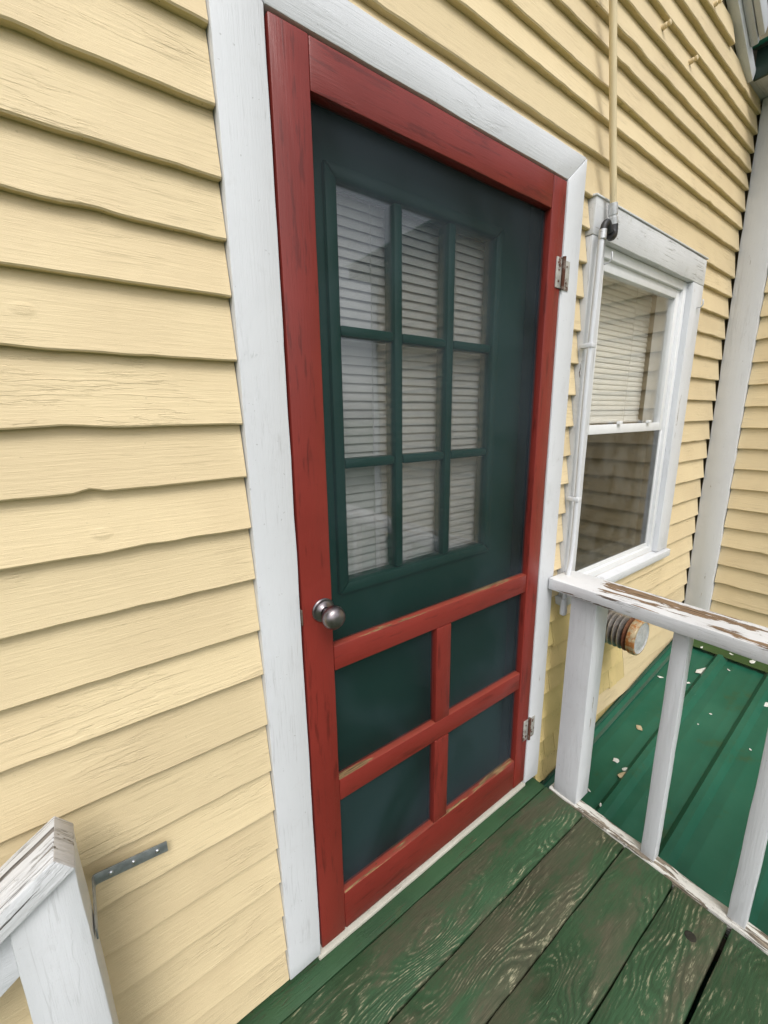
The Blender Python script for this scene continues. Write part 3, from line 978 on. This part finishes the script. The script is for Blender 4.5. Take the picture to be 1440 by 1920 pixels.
finish('knot', lathe([(0.0150, -0.004), (0.0140, 0.0014), (0.0115, 0.0024), (0.0085, 0.0020), (0, 0.0016)], (0.838, -0.572, DZ), (0, 0, 1), 18), 'knot', dk)  # raised disc; the knot hole's dark depth is only painted on

# ------------------------------------------------------------------ deck railing
dl = thing('deck_railing', (1.0, -0.7, DZ), 'white wooden deck railing with peeling top rail beside the red door', 'railing')
RE = deck_end
# top rail lies flat; its upper face has lost paint to bare wood
bm = prism_bm(rect(0.936, 1.074, RE, -0.004), 0.785, 0.827, 'Z', bev=0.005, seg=0.03, jit=0.0012)
for f in bm.faces:
    if f.normal.z > 0.5:
        f.material_index = 1
finish('top_rail', bm, ['rail_side', 'peel_white'], dl)
board('bottom_rail', 0.9585, 1.008, RE, -0.060, DZ-0.055, DZ+0.004, 'gnarled_white_y', dl, face='X', bev=0.008, seg=0.02, jit=0.0026)
board('post', 0.965, 1.052, -0.166, -0.076, DZ+0.0045, 0.7845, 'white_z', dl, bev=0.004, jit=0.0009)
for yc in (-0.405, -0.638, -0.872, -1.106, -1.340):
    board('baluster', 0.972, 1.010, yc-0.0205, yc+0.0205, DZ+0.0045, 0.7845, 'white_z', dl, face='X', bev=0.002, jit=0.0009)

# ------------------------------------------------------------------ stair railing, lower left
sr = thing('stair_railing', (-0.47, -0.08, DZ), 'white wooden stair railing with cracked sloping handrail by the wall', 'railing')
SA = math.radians(34)
cs, sn = math.cos(SA), math.sin(SA)


def stair_xz(x, z, L, T):
    """Parallelogram in x,z: corner (x,z) is the upper end of the top edge; runs L down to -x; T thick."""
    d = (-cs, -sn)
    n_ = (sn, -cs)
    return [(x, z), (x+n_[0]*T, z+n_[1]*T), (x+n_[0]*T+d[0]*L, z+n_[1]*T+d[1]*L), (x+d[0]*L, z+d[1]*L)]


hb = prism_bm(rect(-1.15, 0.0, -0.036, 0.0), -0.043, 0.043, 'Y', bev=0.0025, seg=0.02, jit=0.0012)
for f in hb.faces:
    if f.normal.x > 0.6:
        f.material_index = 1
hr = finish('handrail', hb, ['handrail', 'end_grain'], None)
hr.parent = sr
hr.location = Vector((-0.452, -0.099, 0.802))-BASE[sr.name]
hr.rotation_euler = (0, -SA, 0)
# post, its top cut to the slope of the rail
px0, px1 = -0.5135, -0.4325


def under(x, o=0.0372):   # underside of the handrail
    bx, bz = -0.452+sn*o, 0.802-cs*o
    return bz+(x-bx)*math.tan(SA)


finish('post', prism_bm([(px0, DZ), (px1+0.010, DZ), (px1, under(px1)), (px0, under(px0))], -0.128, -0.058, 'Y', bev=0.003, jit=0.0008), 'white_z', sr)
finish('sub_rail', prism_bm(stair_xz(px0-0.0015, under(px0-0.0015)-0.001, 1.05, 0.085), -0.108, -0.070, 'Y', bev=0.003, seg=0.05, jit=0.0008), 'white_x', sr)
lx = -1.33
finish('post', prism_bm([(lx, -2.6), (lx+0.085, -2.6), (lx+0.085, under(lx+0.085)-0.106), (lx, under(lx)-0.106)], -0.128, -0.040, 'Y', bev=0.003, jit=0.0008), 'white_z', sr)

stp_ = thing('wooden_stairs', (-0.9, -0.6, -2.6), 'green wooden stairs descending from the deck along the wall', 'stairs')
for i in range(12):
    zt_ = DZ-0.195*(i+1)
    x1_ = -0.605-0.285*i
    finish('tread', prism_bm(rect(x1_-0.285, x1_, -1.15, -0.14), zt_-0.04, zt_, 'Z', bev=0.004, seg=0.2, jit=0.001), 'deck_strip', stp_)
for yy in (-1.10, -0.20):
    finish('stringer', prism_bm([(-0.605, DZ-0.24), (-0.605, DZ-0.50), (-4.0, -2.6), (-4.0, -2.43)], yy-0.02, yy+0.02, 'Y', bev=0.002, seg=9, jit=0), 'joist', stp_)

# metal corner bracket tying the stair post to the wall
br = thing('corner_bracket', (-0.428, -0.003, 0.585), 'galvanised steel corner bracket screwed to the yellow clapboards', 'bracket')
bx_ = -0.4285
tk = 0.0028
path = [(-0.310, -0.0015), (bx_+0.006, -0.0015), (bx_+0.0018, -0.0030), (bx_, -0.0070), (bx_, -0.102)]
path_i = [(bx_+tk, -0.102), (bx_+tk, -0.0085), (bx_+0.0045, -0.0052), (bx_+0.008, -0.0015-tk), (-0.310, -0.0015-tk)]
bm = prism_bm(path+path_i, 0.585, 0.607, 'Z', bev=0.0004, seg=9, jit=0)
for v in bm.verts:
    v.co.z += (bx_-v.co.x)*0.10
finish('plate', bm, 'galvanised', br)
for sx in (-0.401, -0.366, -0.327):
    finish('screw', lathe([(0.0042, 0), (0.0040, 0.0012), (0.0026, 0.0026), (0, 0.0031)], (sx, -0.0043, 0.596+(bx_-sx)*0.10), (0, -1, 0), 14), 'screw', br)

# ------------------------------------------------------------------ lower metal roof beside the deck
SL = 0.155
rf = thing('metal_roof', (1.5, -1.2, -0.15), 'green ribbed metal roof sloping up to the wing below the railing', 'roof')


def roof_z(x): return -0.006+SL*(x-1.766)


RX0, RX1 = 0.50, 2.385
rib0, pitch_ = -0.212, 0.212


def roof_h(yv):
    p = ((yv-rib0+pitch_/2) % pitch_)-pitch_/2
    a = abs(p)
    if a < 0.011: return 0.024
    if a < 0.030: return 0.024*(1-(a-0.011)/0.019)
    for q in (0.066, ):
        b_ = abs(a-q)
        if b_ < 0.004: return 0.0018
        if b_ < 0.012: return 0.0018*(1-(b_-0.004)/0.008)
    return 0


def roof_sheet(ya, yb_, lift):
    ys = set()
    k0 = int((rib0-ya)/pitch_)-1
    for k in range(-2, 16):
        c = rib0-k*pitch_
        for d in (0, 0.011, 0.030, 0.054, 0.062, 0.070, 0.078):
            for sg in (-1, 1):
                ys.add(round(c+sg*d, 5))
    ys |= {ya, yb_}
    ys = sorted(v for v in ys if yb_ <= v <= ya)
    xs = [RX0+(RX1-RX0)*i/16 for i in range(17)]
    bm = bmesh.new()
    G = []
    for x in xs:
        G.append([bm.verts.new((x, v, roof_z(x)+roof_h(v)+lift+noise.noise(Vector((x*3, v*6, 1)))*0.0012)) for v in ys])
    B = [[bm.verts.new(v.co-Vector((0, 0, 0.0012))) for v in r] for r in G]
    for i in range(len(xs)-1):
        for j in range(len(ys)-1):
            bm.faces.new((G[i][j], G[i+1][j], G[i+1][j+1], G[i][j+1]))
            bm.faces.new((B[i][j], B[i][j+1], B[i+1][j+1], B[i+1][j]))
    return finish('roof_sheet', bm, 'metal_roof', rf, True, 25)


roof_sheet(0.012, -0.449, 0.0)
roof_sheet(-0.400, -1.085, 0.0014)
roof_sheet(-1.036, -1.721, 0.0)
roof_sheet(-1.672, -2.60, 0.0014)
# wall flashing along the house and the cap along the wing
xs = [RX0, RX1]
bm = bmesh.new()
sect = [(0.0005, 0.040), (-0.002, 0.041), (-0.0035, 0.012), (-0.032, 0.0075), (-0.033, 0.005), (0.0005, 0.0055)]
ringsv = []
nseg = 40
for i in range(nseg+1):
    x = RX0+(RX1-0.02-RX0)*i/nseg
    w_ = noise.noise(Vector((x*14, 2, 2)))*0.004
    ringsv.append([bm.verts.new((x, a-0.002, roof_z(x)+b+(w_ if b > 0.03 else 0)+0.0006)) for a, b in sect])
for A, B in zip(ringsv, ringsv[1:]):
    for k in range(len(sect)):
        bm.faces.new((A[k], A[(k+1) % len(sect)], B[(k+1) % len(sect)], B[k]))
bm.faces.new(ringsv[0]); bm.faces.new(ringsv[-1][::-1])
finish('wall_flashing', bm, 'flashing', rf)
zc_ = roof_z(2.385)
finish('ridge_flashing', prism_bm([(2.318, roof_z(2.318)+0.0215), (2.384, zc_+0.024), (2.384, zc_+0.046), (2.381, zc_+0.046), (2.380, zc_+0.027), (2.318, roof_z(2.318)+0.0235)],
                                  -2.60, -0.006, 'Y', bev=0, seg=0.1, jit=0.0006), 'olive_flashing', rf)
finish('roof_deck', prism_bm([(RX0, roof_z(RX0)-0.004), (RX1, roof_z(RX1)-0.004), (RX1, roof_z(RX1)-0.10), (RX0, roof_z(RX0)-0.10)], -2.58, 0.030, 'Y', bev=0, seg=9, jit=0), 'joist', rf)

# paint chips and dry scraps that fell on the metal roof
chips = [(1.579, -0.128, .020, .012, 't', 'square tan scrap lying on the green metal roof'),
         (1.288, -0.188, .023, .009, 't', 'leaf-shaped tan scrap lying by a rib of the green metal roof'),
         (1.344, -0.136, .015, .011, 'w', 'white paint chip on the olive stain beside the railing post'),
         (1.330, -0.180, .016, .010, 'w', 'white paint chip beside the leaf-shaped tan scrap'),
         (2.099, -0.454, .030, .024, 'w', 'broad white paint chip on the flat of the metal roof behind the baluster'),
         (2.150, -0.176, .036, .020, 'w', 'largest white paint chip near the top of the green metal roof')]
rest = [(1.977, -0.055, .020, .008), (1.101, -0.196, .010, .005), (2.357, -0.335, .030, .012), (2.328, -0.124, .014, .008),
        (2.36, -0.247, .014, .006), (1.141, -0.131, .010, .004), (1.876, -0.309, .009, .005), (1.776, -0.294, .005, .004), (1.773, -0.481, .006, .005),
        (2.022, -0.168, .010, .007), (2.25, -0.27, .012, .005)]


def flake(x, y_, L, W, mt, label, group, name):
    n_ = 8
    a0 = random.random()*6
    bm = bmesh.new()
    lo, hi = [], []
    for i in range(n_):
        a = 2*math.pi*i/n_
        rr = 1+random.uniform(-0.42, 0.30)
        u, v = math.cos(a)*L/2*rr, math.sin(a)*W/2*rr
        xx, yy = x+u*math.cos(a0)-v*math.sin(a0), y_+u*math.sin(a0)+v*math.cos(a0)
        zz = roof_z(x)+SL*(xx-x)
        curl = 0.16*abs(u)
        lo.append((xx, yy, zz+curl)); hi.append((xx, yy, zz+curl+0.0014))
    base = roof_z(x)+(0.0232 if x > 2.316 else roof_h(y_))+0.0026
    dz = base-roof_z(x)
    A = [bm.verts.new((p[0], p[1], p[2]+dz)) for p in lo]
    B = [bm.verts.new((p[0], p[1], p[2]+dz)) for p in hi]
    bm.faces.new(B); bm.faces.new(A[::-1])
    for i in range(n_):
        bm.faces.new((A[i], A[(i+1) % n_], B[(i+1) % n_], B[i]))
    o = finish(name, bm, mt, None, False)
    tag(o, label, 'paint chip' if mt == 'flake_white' else 'scrap', group)


for (x, y_, L, W, k, lab) in chips:
    flake(x, y_, L*1.8, W*2.0, 'flake_white' if k == 'w' else 'flake_tan', lab, 'scraps fallen on the metal roof', 'paint_chip' if k == 'w' else 'dry_scrap')
for (x, y_, L, W) in rest:
    lab = 'white paint chip lying on the olive flashing at the top of the metal roof' if x > 2.316 else 'small white paint chip scattered on the green metal roof sheets'
    flake(x, y_, L*1.6, W*1.6, 'flake_white', lab, 'small chips fallen on the metal roof', 'paint_chip')

# ------------------------------------------------------------------ flue vent below the window
vt = thing('flue_vent', (1.41, 0.0, 0.495), 'round rust-streaked metal flue vent on the wall below the window', 'vent')
vc = (1.41, 0.0, 0.493)
finish('wall_plate', lathe([(0.002, -0.002), (0.088, -0.002), (0.088, 0.006), (0.080, 0.010), (0.050, 0.012)], vc, (0, -1, 0), 36), 'vent_metal', vt)
finish('core', lathe([(0.050, 0.008), (0.050, 0.126)], vc, (0, -1, 0), 30), 'vent_rust', vt)
for i in range(5):
    d = 0.020+i*0.0200
    mt = 'vent_metal' if i < 4 else 'vent_rust'
    finish('louvre_ring', lathe([(0.052, d+0.012), (0.071, d), (0.0725, d+0.0015), (0.0725, d+0.0045), (0.055, d+0.0145), (0.052, d+0.012)], vc, (0, -1, 0), 36), mt, vt)
finish('cap_rim', lathe([(0.060, 0.116), (0.0735, 0.118), (0.0755, 0.122), (0.0755, 0.142), (0.072, 0.148), (0.066, 0.150)], vc, (0, -1, 0), 40), 'vent_rim', vt)
finish('cap', lathe([(0.066, 0.1495), (0.060, 0.146), (0.050, 0.1455), (0.030, 0.148), (0, 0.149)], vc, (0, -1, 0), 36), 'vent_cap', vt)

# ------------------------------------------------------------------ conduit
cp = thing('conduit_pipe', (1.06, -0.03, 0.68), 'cream and white electrical conduit running down past the window casing', 'conduit')
PY = -0.030
pt = [(0.885, PY, 2.92), (0.935, PY, 2.69), (0.985, PY, 2.46), (1.034, PY, 2.235), (1.086, PY-0.001, 2.000)]
finish('upper_pipe', tube(curve_pts(pt, 5), 0.0098, 16), 'beige_pipe', cp)
pc = finish('coupling', lathe([(0.010, -0.002), (0.0135, 0.0), (0.0135, 0.030), (0.0118, 0.032), (0.0118, 0.036), (0.014, 0.038), (0.014, 0.056), (0.010, 0.058)], (1.084, PY, 2.012), (0.215, 0, -1), 20), 'zinc', cp)
finish('elbow', tube(curve_pts([(1.0965, PY, 1.958), (1.097, PY-0.001, 1.935), (1.088, PY-0.003, 1.924), (1.074, PY-0.004, 1.926)], 6), 0.0140, 16), 'black_rubber', cp)
finish('elbow', tube(curve_pts([(1.074, PY-0.004, 1.930), (1.055, PY-0.004, 1.952), (1.040, PY-0.003, 1.944), (1.034, PY-0.002, 1.920)], 6), 0.0098, 14), 'black_rubber', cp)
finish('collar', lathe([(0.008, 0), (0.0112, 0.001), (0.0112, 0.026), (0.009, 0.028)], (1.036, PY-0.002, 1.931), (-0.02, 0, -1), 18), 'zinc', cp)
lp = [(1.0355, PY, 1.925), (1.030, PY, 1.72), (1.024, PY, 1.50), (1.026, PY, 1.25), (1.030, PY, 1.02), (1.026, PY, 0.88), (1.010, PY, 0.80), (1.005, PY, 0.69)]
finish('lower_pipe', tube(curve_pts(lp, 8), 0.0085, 16), 'white_z', cp)
finish('pipe_end', lathe([(0.0085, 0), (0.0115, 0.002), (0.0125, 0.05), (0.0115, 0.060), (0.006, 0.064), (0, 0.064)], (1.005, PY, 0.738), (0, 0, -1), 16), 'worn_white_z', cp)
for (sx, sz) in ((1.027, 1.60), (1.029, 1.10)):
    finish('strap', prism_bm([(PY-0.0105, sz-0.007), (0.0, sz-0.007), (0.0, sz+0.007), (PY-0.0105, sz+0.007)], sx-0.011, sx+0.011, 'X', bev=0.002, seg=9, jit=0), 'white_z', cp)

# small painted-over cable cleats on the upper wall
for (hx, hz, lab) in ((1.369, 2.596, 'painted-over knob cleat on the upper clapboards, nearest the conduit'),
                      (1.597, 2.594, 'painted-over knob cleat on the upper clapboards, between two others'),
                      (1.735, 2.818, 'painted-over knob cleat highest on the clapboards, under the gable rake')):
    c_ = finish('cable_cleat', lathe([(0.008, -0.020), (0.008, 0.001), (0.0055, 0.003), (0.0075, 0.008), (0.0075, 0.012), (0.004, 0.014), (0, 0.014)], (hx, 0.0, hz), (0, -1, 0.1), 12), 'yellow_x')
    tag(c_, lab, 'cleat', 'knob cleats on the upper wall')

# ------------------------------------------------------------------ ground
bm = bmesh.new()
v = [bm.verts.new(p) for p in ((-400, -400, -2.6), (400, -400, -2.6), (400, 400, -2.6), (-400, 400, -2.6))]
bm.faces.new(v)
gr = finish('ground', bm, 'grass', None, False)
gr['kind'] = 'structure'
